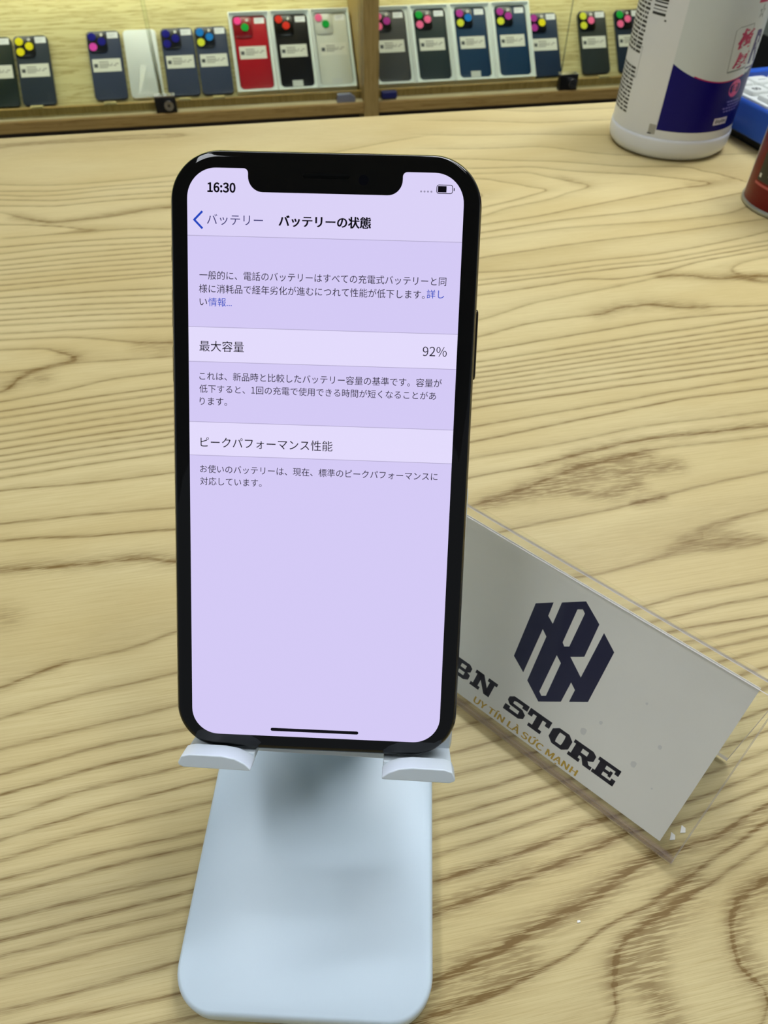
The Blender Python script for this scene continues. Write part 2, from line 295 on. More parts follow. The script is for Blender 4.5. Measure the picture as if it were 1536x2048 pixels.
M_added_lamp = mat('added_lamp_tube', (255, 255, 255), 0.5, emit=(246, 250, 255), es=ADDED_LAMP_STRENGTH)
t = thing('added_lamp', 'added unseen tube lamp over the back right of the counter, shaping the light falloff', 'light', (0.5, 0.62, 0.86))  # lamp added out of view so the light falls off across the counter
m = MB(); m.box(-330, 330, -50, 50, 0, 30); m.build('housing', M_panel_frame, t, smooth=False)
m = MB(); m.box(-320, 320, -40, 40, -6, -.2); m.build('diffuser', M_added_lamp, t, smooth=False)
for x in (-250, 250):
    m = MB(); m.box(x-1, x+1, -1, 1, 30, 1040); m.build('cable', M_black_plastic, t, smooth=False)

# ------------------------------------------------------------------ counter: traced growth rings drive the laminate pattern (units 0.1 mm)
def tps(data, sx=0.28):
    P = np.array([(p[0]*1e-4*sx, p[1]*1e-4) for k, pts in data for p in pts]); Z = np.array([k for k, pts in data for p in pts], float)
    # densify the traces
    PP, ZZ = [], []
    for k, pts in data:
        for (a, b) in zip(pts[:-1], pts[1:]):
            for s in (0, .5): PP.append((((1-s)*a[0]+s*b[0])*1e-4*sx, ((1-s)*a[1]+s*b[1])*1e-4)); ZZ.append(k)
        PP.append((pts[-1][0]*1e-4*sx, pts[-1][1]*1e-4)); ZZ.append(k)
    P = np.array(PP); Z = np.array(ZZ, float); n = len(P)
    def U(d2): return np.where(d2 > 1e-14, 0.5*d2*np.log(np.maximum(d2, 1e-14)), 0)
    K = U(((P[:, None]-P[None])**2).sum(-1)) + np.eye(n)*2e-6
    Q = np.c_[np.ones(n), P]; A = np.block([[K, Q], [Q.T, np.zeros((3, 3))]])
    wts = np.linalg.solve(A, np.r_[Z, 0, 0, 0])
    def ev(x, y):
        out = np.empty(len(x))
        for i in range(0, len(x), 4000):
            X = np.c_[x[i:i+4000]*sx, y[i:i+4000]]
            out[i:i+4000] = U(((X[:, None]-P[None])**2).sum(-1))@wts[:n] + wts[n] + X@wts[n+1:]
        return out
    return ev
def seg_dist(x, y, pts):
    d = np.full(len(x), 9.0)
    for a, b in zip(pts[:-1], pts[1:]):
        ax, ay, bx, by = a[0]*1e-4, a[1]*1e-4, b[0]*1e-4, b[1]*1e-4
        L = max((bx-ax)**2+(by-ay)**2, 1e-12); t = np.clip(((x-ax)*(bx-ax)+(y-ay)*(by-ay))/L, 0, 1)
        d = np.minimum(d, np.hypot(x-ax-t*(bx-ax), (y-ay-t*(by-ay))*1.0))
    return d
def axis(a, b, lo, hi, stp):
    mid = list(np.arange(lo, hi+1e-9, stp)); return np.array([a]+mid+[b])
X0, X1, Y0, Y1 = -1.3, 1.3, -0.35, 0.6765
gx = axis(X0, X1, -0.25, 0.56, 0.003); gy = axis(Y0, Y1, -0.02, 0.675, 0.003)
XX, YY = np.meshgrid(gx, gy); fx, fy = XX.ravel(), YY.ravel()
nx, ny = len(gx), len(gy)
verts = [(a, b, 0.0) for a, b in zip(fx.tolist(), fy.tolist())]
faces = [(j*nx+i, j*nx+i+1, (j+1)*nx+i+1, (j+1)*nx+i) for j in range(ny-1) for i in range(nx-1)]
o = len(verts)
verts += [(X0, Y0, 0), (X1, Y0, 0), (X1, Y1, 0), (X0, Y1, 0), (X0, Y0, -.032), (X1, Y0, -.032), (X1, Y1, -.032), (X0, Y1, -.032)]
faces += [(o+7, o+6, o+5, o+4), (o, o+4, o+5, o+1), (o+1, o+5, o+6, o+2), (o+2, o+6, o+7, o+3), (o+3, o+7, o+4, o)]
me = bpy.data.meshes.new('counter_top'); me.from_pydata(verts, [], faces)
def put_attr(name, arr):
    a = me.attributes.new(name, 'FLOAT', 'POINT'); a.data.foreach_set('value', np.r_[arr, np.full(8, arr[0])].astype(np.float32))
cx_, cy_ = np.clip(fx, -0.25, 0.56), np.clip(fy, -0.02, 0.675)
for nm, data in (('left', GRAIN_L), ('right', GRAIN_R)):
    ph = tps(data)(cx_, cy_).reshape(ny, nx)
    g = np.hypot(np.gradient(ph, gx, axis=1), np.gradient(ph, gy, axis=0))
    put_attr('phase_'+nm, ph.ravel()); put_attr('grad_'+nm, np.maximum(g, 15).ravel())
# the two traced halves meet along the line from the counter's front under the stand to its back edge
mid = 0.005 + 0.21*fy + 0.06*np.clip(fy-.3, 0, 1)
tt = np.clip((fx-mid)/0.05+0.5, 0, 1); put_attr('right_weight', tt*tt*(3-2*tt))
stn = np.zeros(len(fx))
for w_, a_, pts in STAIN:
    # widths are given in tenths of a millimetre on the counter
    stn = np.maximum(stn, a_*np.exp(-(seg_dist(fx, fy, pts)/(w_*1e-4*1.95))**2))
put_attr('stain', stn)
me.materials.append(M_counter)
ct = thing('counter', 'light oak wood-grain counter filling the foreground', 'counter', (0, 0, 0))
top = bpy.data.objects.new('worktop', me); C.objects.link(top); top.parent = ct
m = MB(); m.box(-1250, 1250, -250, 640, -750, -33)
m.build('counter_body', M_oak_post, ct, smooth=False)

# ------------------------------------------------------------------ phone showcase
LEAN_B = 0.7482; OB = Vector((0, 2.0066, -0.3621))
ROT_B = plane_rot(0, LEAN_B)
def board_pt(x, v, t): return OB + Vector((x, 0, 0)) + ROT_B @ Vector((0, v, t))
cab = thing('display_cabinet', 'long oak display cabinet with sliding glass doors behind the counter', 'cabinet', (0.3, 2.0, -0.75))
cab_parts = []
def cpart(m_, name, mt, **k):
    o_ = m_.build(name, mt, None, **k); o_.parent = cab; o_.matrix_parent_inverse = cab.matrix_world.inverted(); return o_
XL, XR = -1150, 1190
m = MB()    # slanted board the phones lie on, extruded along x from its side profile
p0 = OB; top_ = board_pt(0, 0.31, 0); nrm = ROT_B @ Vector((0, 0, -0.012))
prof = [(p0.y, p0.z-.004), (top_.y, top_.z), (top_.y+nrm.y, top_.z+nrm.z), (p0.y+nrm.y, p0.z-.004+nrm.z)]
m.rings([[(x, a*1e3, b*1e3) for a, b in prof] for x in (XL, XR)])
cpart(m, 'slanted_board', M_oak, smooth=False)
m = MB(); m.box(XL, XR, 2216, 2230, -750, 230); cpart(m, 'back_panel', M_oak, smooth=False)
m = MB(); m.box(XL, XR, 1922, 2216, 218, 240); cpart(m, 'top_panel', M_oak, smooth=False)
m = MB(); m.box(XL, XR, 1960, 2216, 0, 18); cpart(m, 'upper_shelf', M_oak, smooth=False)
m = MB(); m.box(XL, XR, 1964, 2013, -385, -369.9); m.box(XL, XR, 1953, 1964, -369.9, -354); cpart(m, 'phone_ledge', M_oak_post, smooth=False, bevel=0)
m = MB(); m.box(XL, XR, 1926, 1964, -388, -369.8); cpart(m, 'door_sill', M_oak, smooth=False)
m = MB(); m.box(XL, XR, 1914, 1926, -393, -369.8); cpart(m, 'front_rail', M_oak_rail, smooth=False, bevel=.8)
m = MB(); m.box(XL, XR, 1985, 2000, -750, -398); cpart(m, 'plinth', mat('recess_shade_board', (52, 38, 24), 0.6), smooth=False)  # board coloured dark to stand in for the shade under the rail
for x in (317, XL-36, XR):
    m = MB(); m.box(x, x+37, 1908, 2216, -750, 240); cpart(m, 'upright', M_oak_post, smooth=False, bevel=.8)
M_led = mat('warm_led_strip', (255, 255, 255), 0.5, emit=(255, 255, 236), es=LED_STRENGTH)
for a, b in ((XL+5, 312), (359, XR-5)):
    m = MB(); m.box(a, b, 2150, 2180, -7, -.2); cpart(m, 'led_strip', M_led, smooth=False)
M_glass = clear_mat('door_glass', (0.955, 0.985, 0.965), 1.22, 0.005)
M_gedge = clear_mat('door_glass_edge', (0.72, 0.82, 0.76), 1.3, 0.05, 0.15, (150, 175, 160))
def glass_door(x0, x1, y, lockx=None):
    m_ = MB(); m_.box(x0+.2, x1-.2, y, y+5, -369, 215, 0)
    m_.box(x0, x0+.2, y, y+5, -369, 215, 1); m_.box(x1-.2, x1, y, y+5, -369, 215, 1)
    d = m_.build('glass_door', [M_glass, M_gedge], None, smooth=False); d.parent = cab; d.matrix_parent_inverse = cab.matrix_world.inverted()
    if lockx is not None:
        l = MB(); l.box(lockx-24, lockx+24, y-17, y-.2, -373, -337, 0); l.box(lockx-24, lockx+24, y-16, y+5.5, -336.9, -333.5, 1)
        l.rings([[(lockx+8+11*math.cos(2*PI*i/24), yy, -352+11*math.sin(2*PI*i/24)) for i in range(24)] for yy in (y-17, y-27)], True, True, 1)
        l.rings([[(lockx+8+3*math.cos(2*PI*i/24), yy, -352+3*math.sin(2*PI*i/24)) for i in range(24)] for yy in (y-27, y-27.4)], True, True, 0)
        k = l.build('door_lock', [M_black_plastic, M_chrome], None, bevel=.6); k.parent = d; k.matrix_parent_inverse = d.matrix_world.inverted()
        k['label'] = 'black glass door lock with chrome barrel'
glass_door(-1148, -163, 1941, -160); glass_door(-172, 314, 1950)
glass_door(357, 840, 1950); glass_door(836, 1186, 1941, 853)

# ------------------------------------------------------------------ phones lying on the slanted board
STK = {'Y': (236, 224, 20), 'B': (3, 3, 132), 'K': (226, 70, 190), 'M': (180, 50, 160), 'C': (0, 120, 210), 'L': (220, 226, 60), 'G': (0, 168, 60), 'P': (250, 110, 165), 'R': (222, 46, 28), 'H': (255, 70, 160)}
M_stk = {k: mat('round_sticker_'+k, v, 0.6, spec=.15) for k, v in STK.items()}
M_paper = mat('label_paper', (226, 228, 220), 0.6); M_ink = mat('label_ink', (70, 76, 80), 0.6)
M_price = mat('price_paper', (238, 242, 248), 0.5)
M_lens = mat('camera_glass', (8, 9, 12), 0.12); M_flash = mat('flash_lens', (225, 225, 222), 0.3)
M_band = mat('phone_band', (58, 66, 74), 0.3, 0.6)
phone_mats = {}
def pmat(rgb, rough=0.3):
    k = (rgb, rough)
    if k not in phone_mats: phone_mats[k] = mat('phone_back_%d' % len(phone_mats), rgb, rough, spec=.25)
    return phone_mats[k]
ROWS = [((-22, 24), (6,)), ((-26, -6, -2, 27), (1.5,)), ((-24, 3, 9, 20), (-2.5,)), ((-20, 16), (-7,))]
def show_phone(name, label, x, rgb, dots, t0=0.0003, v0=0.0, wd=77.5, ht=160, group='phones on the slanted showcase board', labels=True, bump=True, roll=0):
    loc = board_pt(x, v0, t0)
    t = thing(name, label, 'phone', loc, plane_rot(0, LEAN_B, R(roll)), group)
    m_ = MB(); m_.loft(wd, ht, 10, [(0, 1.2), (1.0, 0.1), (1.2, 0), (6.8, 0), (7.4, .3), (7.8, 1.4)], 0, ht/2); m_.build('body', pmat(rgb), t)
    ztop = 7.8
    if bump:
        bx, by = -wd/2+1.8+22.5, ht-1.8-24.5
        m_ = MB(); m_.loft(45, 49, 10, [(ztop-.2, 0), (ztop+1.4, 0), (ztop+1.8, .6)], bx, by); m_.build('camera_bump', pmat(tuple(int(c*(.96 if max(rgb) > 200 else .8 if rgb[0] > 120 else .35)) for c in rgb), .25), t)
        pos = [(-11, 11.5), (10.5, 0), (-11, -12)] if len(dots) == 3 else [(-12, 14.5), (4.5, -1)]
        for d, (a, b) in zip(dots, pos):
            l_ = MB(); l_.disc(bx+a, by+b, 9.3, ztop+1.7, ztop+3.2, 0); lens = l_.build('camera_lens', M_lens, t)
            l_ = MB(); l_.disc(bx+a, by+b, 9.3, ztop+3.22, ztop+3.5, 0)
            s_ = l_.build('round_sticker', M_stk[d], lens)
        l_ = MB(); l_.disc(bx+11, by+16, 3.2, ztop+1.7, ztop+2.1); l_.build('flash', M_flash, t)
    if labels:
        l_ = MB(); l_.rect(wd/2-29, wd/2-4, ht-18, ht-4, ztop+.05, 0)
        for q in range(3): l_.rect(wd/2-26, wd/2-8-q*3, ht-8-q*3, ht-7.2-q*3, ztop+.09, 1)
        l_.build('price_label', [M_price, pmat((170, 178, 190), .6)], t)
        l_ = MB(); y_ = ht*.5; l_.rect(-33, 33, y_-15, y_+15, ztop+.05, 0)
        l_.rect(-30, -21, y_-5, y_+4, ztop+.09, 1)
        for yy, segs in ((8, ((-18, 4),)), (3, ((-18, 6), (10, 14), (20, 28))), (-1, ((-18, 12), (15, 22))), (-5, ((-18, 2),))):
            for a, b in segs: l_.rect(a, b, y_+yy-.8, y_+yy+.8, ztop+.09, 1)
        l_.build('paper_label', [M_paper, M_ink], t)
    return t
show_phone('smartphone', 'dark green phone cut off by the left edge of the photo', -0.541, (34, 46, 44), 'YYY', v0=-.004)
show_phone('smartphone', 'dark grey phone with three yellow stickers on its cameras', -0.4575, (46, 56, 70), 'YYY', v0=-.004)
show_phone('smartphone', 'slate blue phone with two dark blue and one pink camera sticker', -0.29, (56, 66, 92), 'BBK')
show_phone('smartphone', 'slate blue phone with three dark blue camera stickers', -0.1154, (56, 66, 92), 'BBB')
show_phone('smartphone', 'slate blue phone with two light blue and one yellow camera sticker', -0.0338, (56, 66, 92), 'CCL')
show_phone('smartphone', 'blue phone with two purple and one yellow camera sticker right of the white boxes', 0.826, (34, 52, 80), 'MYM')
show_phone('smartphone', 'charcoal phone with two yellow and one pink camera sticker near the right lock', 0.9628, (44, 52, 54), 'LPL')
show_phone('smartphone', 'navy phone with one green and two pink camera stickers partly behind the white bottle', 1.066, (28, 42, 60), 'GPP')
w_ = show_phone('smartphone', 'white phone in clear plastic film, no labels, behind the left lock', -0.204, (250, 255, 255), '', labels=False, bump=False)
m = MB(); m.loft(78, 162, 11, [(7.9, 0), (8.1, .2)], 0, 80)
fm = clear_mat('wrapping_film', (1.0, 1.0, 1.0), 1.06, 0.12)
m.build('plastic_film', fm, w_)
m = MB(); m.poly([(-20, 10), (-12, 52), (-7, 78), (2, 74), (4, 62), (-6, 40), (-14, 14)], 8.5, 0); m.rect(-22, 14, 8, 11, 8.5, 0)  # flat white shapes paint the glint along a crease in the film
m.build('crease_glint', mat('crease_glint_white', (245, 250, 250), .25), w_)['label'] = 'painted white glint along a crease in the film'
# wooden stops on the ledge in front of single phones
for x in (-.4575, -.29, -.1154, -.0338, .9628, 1.066):
    m = MB(); m.box(x*1e3-14, x*1e3+14, 1954, 1963, -354, -350); cpart(m, 'phone_stop', M_oak, smooth=False, bevel=.5)

# white boxes with a phone set in each
M_box = mat('white_box_card', (240, 248, 250), 0.5); M_inner = mat('box_liner_white', (228, 238, 238), 0.6)
def phone_box(x0, x1, label):
    wd = (x1-x0)*1e3; xc = (x0+x1)/2
    t = thing('phone_box', label, 'box', board_pt(xc, -0.006, 0.0004), plane_rot(0, LEAN_B), 'white phone boxes on the slanted board')
    H = 190; D = 22
    m_ = MB(); m_.box(-wd/2, wd/2, 0, H, 0, 8); s = 3.2
    m_.box(-wd/2, -wd/2+s, 0, H, 8, D); m_.box(wd/2-s, wd/2, 0, H, 8, D); m_.box(-wd/2+s, wd/2-s, 0, s, 8, D); m_.box(-wd/2+s, wd/2-s, H-s, H, 8, D)
    m_.build('tray', M_box, t, smooth=False, bevel=.5)
    m_ = MB()   # liner with a phone-shaped recess
    a, b = wd/2-s-.2, H-2*s-.4; hole = rrect(85, 175, 11, 8); n_ = len(hole)
    outer = []
    for x, y in hole:
        k = min(a/abs(x) if abs(x) > 1e-6 else 1e9, (b/2)/abs(y) if abs(y) > 1e-6 else 1e9); outer.append((x*k, y*k))
    off = H/2
    m_.rings([[(x, y+off, 17.5) for x, y in outer], [(x, y+off, 17.5) for x, y in hole], [(x, y+off, 8.1) for x, y in hole]], False, False)
    m_.build('liner', M_inner, t)
    return xc
bx = [(.0137, .1137, 'white box holding the red phone'), (.1150, .2150, 'white box holding the black phone'), (.2163, .3125, 'white box holding the white phone beside the oak upright'),
      (.3605, .4675, 'white box holding the grey phone, partly behind the oak upright'), (.4690, .5715, 'white box holding the charcoal green phone'), (.5730, .6815, 'white box holding the navy phone with a tape tab at its foot'), (.6830, .7870, 'rightmost white box, holding a navy phone without a tape tab')]
inbox = [('red phone with a pink and a green camera sticker in a white box', (168, 8, 34), 'HG'), ('black phone with two red camera stickers in a white box', (12, 15, 22), 'RR'), ('white phone with a pink and a green camera sticker in a white box', (214, 218, 210), 'PG'),
         ('grey phone in a white box partly behind the oak upright', (70, 72, 76), 'PMP'), ('charcoal green phone with one green and two pink camera stickers in a white box', (44, 56, 62), 'GPP'),
         ('navy phone with purple, blue and yellow camera stickers and a tape tab', (26, 58, 92), 'MCL'), ('navy phone with two purple and one yellow camera sticker in a white box', (26, 58, 92), 'MML')]
M_tab = mat('tape_tab', (206, 212, 210), 0.45)
for i, (a, b, lb) in enumerate(bx):
    xc = phone_box(a, b, lb); lb2, rgb, dots = inbox[i]
    t = show_phone('smartphone', lb2, xc, rgb, dots, t0=0.0087, v0=-0.006+0.0090, wd=82, ht=172, group='phones set in white boxes')
    if i in (1, 2, 5):
        m = MB(); m.box(-13, 13, 0.3, 15, 7.9, 8.2); m.build('tape_tab', M_tab, t, smooth=False)
# small things lying on the door sill
m = MB(); m.rings([[(x, y, z) for x, y, z in ((-24, 0, 0), (22, 0, 0), (22, 0, 10), (10, 0, 18), (-22, 0, 18))], [(x, y, z) for x, y, z in ((-24, 14, 0), (22, 14, 0), (22, 14, 10), (10, 14, 18), (-22, 14, 18))]])
o = m.build('clip', mat('grey_clip_metal', (140, 146, 160), 0.35, 0.5), bevel=1); o.location = (.276, 1.926, -.3697)
tag(o, 'small grey wedge-shaped clip on the sill left of the oak upright', 'clip')
t = thing('door_bumper', 'dark blue rubber block on the sill right of the oak upright', 'bumper', (.384, 1.927, -.3697))
m = MB(); m.loft(40, 16, 5, [(3, 1), (4, 0), (16, 0), (18, 2)], 0, 8); m.build('block', mat('dark_blue_rubber', (16, 26, 92), 0.5), t)
m = MB(); m.box(-17, 17, 2, 14, 0, 3); m.build('base', M_black_plastic, t, smooth=False)

# ------------------------------------------------------------------ the phone in front
YAW, LEAN = -0.231833, 0.665045
ROT_P = plane_rot(YAW, LEAN)
PP = Vector((-0.0010427, 0.0821942, 0.0495596))     # middle of the display's lower edge
M_frame = mat('polished_dark_steel', (62, 56, 50), 0.14, 1.0)
M_bezel = mat('black_front_glass', (1, 1, 2), 0.04, spec=0.38)
phone = thing('smartphone', 'large black phone showing a battery settings page, upright on the white stand', 'phone', PP + ROT_P @ Vector((0, -.00425, 0)), ROT_P)
W_, H_ = 70.9, 143.6
m = MB(); prof = [(-7.5, 1.1), (-7.2, .55), (-6.4, .12), (-5, 0), (-2.6, 0), (-1.3, .12), (-.75, .45)]
m.loft(W_, H_, 11.4, prof, 0, H_/2, seg=20); m.build('frame', M_frame, phone)
m = MB(); m.loft(W_-.9, H_-.9, 11, [(-.9, 0), (-.6, 0.03), (-.3, .22), (-.1, .7), (0, 1.6)], 0, H_/2, seg=20); m.build('front_glass', M_bezel, phone)
m = MB(); m.loft(W_-2.4, H_-2.4, 10.4, [(-7.9, .9), (-7.7, .2), (-7.45, 0)], 0, H_/2, seg=14); m.build('back_glass', mat('dark_back_glass', (30, 30, 33), 0.15), phone)
def btn(x, y0, y1):
    b_ = MB(); b_.loft(2.6, y1-y0, 1.2, [(0, .5), (.15, .1), (.3, 0), (1.3, 0)], 0, 0, seg=6)
    s = 1 if x > 0 else -1
    b_.v = [((x + s*(.55-c)) , (y0+y1)/2+b, -3.9+a) for a, b, c in b_.v]
    if s > 0: b_.f = [f[::-1] for f in b_.f]
    return b_.build('side_button', M_frame, phone)
O = 4.25
btn(-35.45, 114.4+O, 119.3+O); btn(-35.45, 99.6+O, 109.6+O); btn(-35.45, 86.8+O, 96.5+O); btn(35.45, 90.2+O, 106.3+O)
m = MB(); m.loft(10.5, 1.0, .5, [(.01, 0), (.03, .05)], 0.2, 135.1+O-1.3, seg=6); m.build('earpiece', mat('earpiece_mesh', (6, 7, 7), 0.8, spec=.05), phone)
m = MB(); m.disc(8.6, 135.1+O-1.9, 1.1, .01, .03); m.build('front_camera', mat('front_camera_lens', (4, 5, 14), 0.1, spec=.2), phone)

# display: page drawn in points (375 x 812), y downward
K = 0.1664; KY = 135.1/812
def px(x): return (x-187.5)*K
def py(y): return O + 135.1 - y*KY
def emat(name, rgb, s=1.0):
    m_ = mat(name, (0, 0, 0), 0.05, spec=0.2, emit=rgb, es=s); return m_
SCREEN = [emat('screen_grey', (212, 202, 245)), emat('screen_white', (227, 219, 252)), emat('screen_bar', (219, 210, 247)), emat('screen_black', (10, 8, 16)), emat('screen_ink', (26, 22, 38)), emat('screen_blue', (36, 70, 190)), emat('screen_line', (176, 168, 202)), emat('screen_pale_dots', (150, 144, 172)), emat('screen_light_text', (60, 56, 110)), emat('screen_lower', (212, 202, 245))]
s = MB()
def arc(cx, cy, r, a0, a1, n=12): return [(cx+r*math.cos(R(a0+(a1-a0)*i/n)), cy-r*math.sin(R(a0+(a1-a0)*i/n))) for i in range(n+1)]
def sp(pts, z, mi): s.poly([(px(x), py(y)) for x, y in pts], z, mi)
def sr(x0, y0, x1, y1, z, mi): sp([(x0, y0), (x1, y0), (x1, y1), (x0, y1)], z, mi)
RC = 40
# status and title bar with notch
bar = arc(RC, RC, RC, 180, 90) + [(77, 0)] + arc(77, 6, 6, 90, 0, 6) + arc(103, 10, 20, 180, 270, 10) + arc(272, 10, 20, 270, 360, 10) + arc(298, 6, 6, 180, 90, 6) + arc(375-RC, RC, RC, 90, 0)
top_strip_l = arc(RC, RC, RC, 180, 90) + [(77, 0)] + arc(77, 6, 6, 90, 0, 6) + arc(103, 10, 20, 180, 270, 10) + [(187.5, 30), (187.5, 88), (0, 88)]
top_strip_r = [(187.5, 88), (187.5, 30)] + arc(272, 10, 20, 270, 360, 10) + arc(298, 6, 6, 180, 90, 6) + arc(375-RC, RC, RC, 90, 0) + [(375, 88)]
sp(top_strip_l, .03, 2); sp(top_strip_r, .03, 2)
sr(0, 88, 375, 209.5, .03, 0); sr(0, 209.5, 375, 257, .03, 1); sr(0, 257, 375, 341, .03, 0); sr(0, 341, 375, 388.5, .03, 1)
sr(0, 388.5, 375, 560, .03, 0)
sp([(0, 560), (375, 560), (375, 812-RC)] + arc(375-RC, 812-RC, RC, 360, 270) + arc(RC, 812-RC, RC, 270, 180), .03, 9)
for y in (88, 209.5, 257, 341, 388.5): sr(0, y-.4, 375, y+.4, .05, 6)
Z = .055
s.text('16:30', px(27.8), py(31), 17.5*K, Z, 3, fit=38.4*K, off=.012, latin=True)
for i in range(4): s.disc(px(317+i*4.6), py(24), 1.3*K, Z-.002, Z, 7, 10)
def frame_rect(x0, y0, x1, y1, r, wd_, mi):
    o_ = [(px(a), py(b)) for a, b in arc(x0+r, y0+r, r, 180, 90, 5)+arc(x1-r, y0+r, r, 90, 0, 5)+arc(x1-r, y1-r, r, 0, -90, 5)+arc(x0+r, y1-r, r, -90, -180, 5)]
    x0 += wd_; y0 += wd_; x1 -= wd_; y1 -= wd_; r -= wd_
    i_ = [(px(a), py(b)) for a, b in arc(x0+r, y0+r, r, 180, 90, 5)+arc(x1-r, y0+r, r, 90, 0, 5)+arc(x1-r, y1-r, r, 0, -90, 5)+arc(x0+r, y1-r, r, -90, -180, 5)]
    s.rings([[(a, b, Z) for a, b in i_], [(a, b, Z) for a, b in o_]], False, False, mi)
frame_rect(337.5, 14.8, 359.5, 26.4, 3.2, .9, 3); sr(339.4, 16.6, 351, 24.6, Z, 3); sr(360.6, 18.8, 361.9, 22.4, Z, 3)
for a, b in (((20, 57), (9.5, 67.5)), ((9.5, 67.5), (20, 78))):
    dx, dy = b[0]-a[0], b[1]-a[1]; L = math.hypot(dx, dy); nx_, ny_ = -dy/L*1.4, dx/L*1.4
    sp([(a[0]+nx_-dx/L, a[1]+ny_-dy/L), (b[0]+nx_+dx/L, b[1]+ny_+dy/L), (b[0]-nx_+dx/L, b[1]-ny_+dy/L), (a[0]-nx_-dx/L, a[1]-ny_-dy/L)], Z, 5)
def tx(t_, x, y, sz, mi, wpt, off=0.0, right=False, bold=0.0): s.text(t_, px(x), py(y), sz*K, Z, mi, fit=wpt*K, off=off, right=right, bold=bold, latin='1' in t_)
tx('バッテリー', 26.9, 72.3, 15.5, 8, 76.8, 0); tx('バッテリーの状態', 124.9, 72.3, 16, 3, 125.4, .012, bold=.11)
tx('一般的に、電話のバッテリーはすべての充電式バッテリーと同', 16, 144.6, 12.6, 4, 340, 0)
tx('様に消耗品で経年劣化が進むにつれて性能が低下します。', 15.3, 162.6, 12.6, 4, 312, 0); tx('詳し', 330, 161.5, 12.6, 5, 24, 0)
tx('い', 16, 180.3, 12.6, 4, 10.5, 0); tx('情報...', 28.3, 180.3, 12.6, 5, 32.5, 0)
tx('最大容量', 15.3, 241.5, 16, 3, 62.5, 0); s.text('92%', px(361), py(240), 17*K, Z, 4, fit=33.4*K, right=True, off=0, latin=True)
tx('これは、新品時と比較したバッテリー容量の基準です。容量が', 15, 281.5, 12.6, 4, 341, 0)
tx('低下すると、1回の充電で使用できる時間が短くなることがあ', 14.7, 299, 12.6, 4, 334, 0); tx('ります。', 15, 316.5, 12.6, 4, 39, 0)
tx('ピークパフォーマンス性能', 15.8, 375.6, 16, 3, 189, 0)
tx('お使いのバッテリーは、現在、標準のピークパフォーマンスに', 14.8, 412.6, 12.6, 4, 341, 0); tx('対応しています。', 14.8, 430.4, 12.6, 4, 89, 0)
s.poly([(px(a), py(b)) for a, b in arc(122, 801.2, 2.5, 90, 270, 6)+arc(250.5, 801.2, 2.5, 270, 450, 6)], Z, 3)
s.build('screen', SCREEN, phone, smooth=False)

# ------------------------------------------------------------------ white folding stand
stand = thing('phone_stand', 'white plastic folding phone stand on the counter holding the large phone', 'phone stand', (-0.0138583, 0.0310565, 0), Matrix.Rotation(YAW, 3, 'Z'))
m = MB(); m.loft(65.4, 92.5, 11, [(0.6, 1.0), (1.2, .3), (2.0, 0), (6.4, 0), (7.4, .3), (8, 1.1)], 0, 45.7, seg=14); m.build('base_plate', M_white_base, stand)
for a in (-24, 24):
    for b in (8, 84):
        m = MB(); m.disc(a, b, 4, 0, .7); m.build('rubber_foot', M_black_plastic, stand)
cradle = MB()
# cradle and hooks are in the phone's own tilted frame (origin at the phone's lower edge)
ROT_C = plane_rot(YAW, LEAN, R(-1.0))
PC = PP + ROT_P @ Vector((0.0011, -.0047, 0))
MC = Matrix.Translation(PC) @ ROT_C.to_4x4()
def spart(m_, name, mt, bevel=0, **k):
    o_ = m_.build(name, mt, None, bevel=bevel, **k); o_.parent = stand
    o_.matrix_world = MC; bpy.context.view_layer.update(); o_.matrix_parent_inverse = stand.matrix_world.inverted(); o_.matrix_basis = MC
    return o_
m = MB(); m.loft(68, 78, 6, [(-12.2, .6), (-11.6, 0), (-8.9, 0), (-8.1, .5)], 0, 34.5, seg=8); spart(m, 'cradle_plate', M_white)
for s_ in (-1, 1):
    m = MB()
    out = [(-34.2, -.8), (-33.4, .9), (-31.4, 1.5), (-23.5, 1.5), (-20.2, 1.0), (-17.6, -.2), (-16.2, -1.4), (-16.2, -2.0), (-32.8, -2.0), (-34.0, -1.5)]
    out = [(x*-s_ if s_ > 0 else x, y) for x, y in out]
    if s_ < 0: out = out[::-1]
    m.prism(out, .45, 6.2)
    if s_ > 0: m.f = [f[::-1] for f in m.f]
    x0, x1 = sorted((-16.3*-s_, -33.6*-s_)) 
    m.box(x0, x1, -2.0, -.15, -11.8, .45)
    hk = spart(m, 'hook', M_white, bevel=.55)
    hk['label'] = 'left hook' if s_ < 0 else 'right hook'
# stem from the base up to the middle of the cradle, with hinges
c0 = stand.matrix_world.inverted() @ (MC @ Vector((0, .034, -.0145)))
m = MB(); a = (90-8, 9.0); b = (c0.y*1e3, c0.z*1e3); dx, dy = b[0]-a[0], b[1]-a[1]; L = math.hypot(dx, dy); ux, uy = dx/L, dy/L; qx, qy = -uy*3.5, ux*3.5
m.rings([[(x, a[0]+qx, a[1]+qy), (x, a[0]-qx, a[1]-qy), (x, b[0]-qx, b[1]-qy), (x, b[0]+qx, b[1]+qy)] for x in (-19, 19)][::1]); m.build('stem', M_white, stand, bevel=1)
for (yy, zz) in (a, b):
    m = MB(); m.rings([[(x, yy+4.4*math.cos(2*PI*i/24), zz+4.4*math.sin(2*PI*i/24)) for i in range(24)] for x in (-24, 24)]); m.build('hinge', M_white, stand)

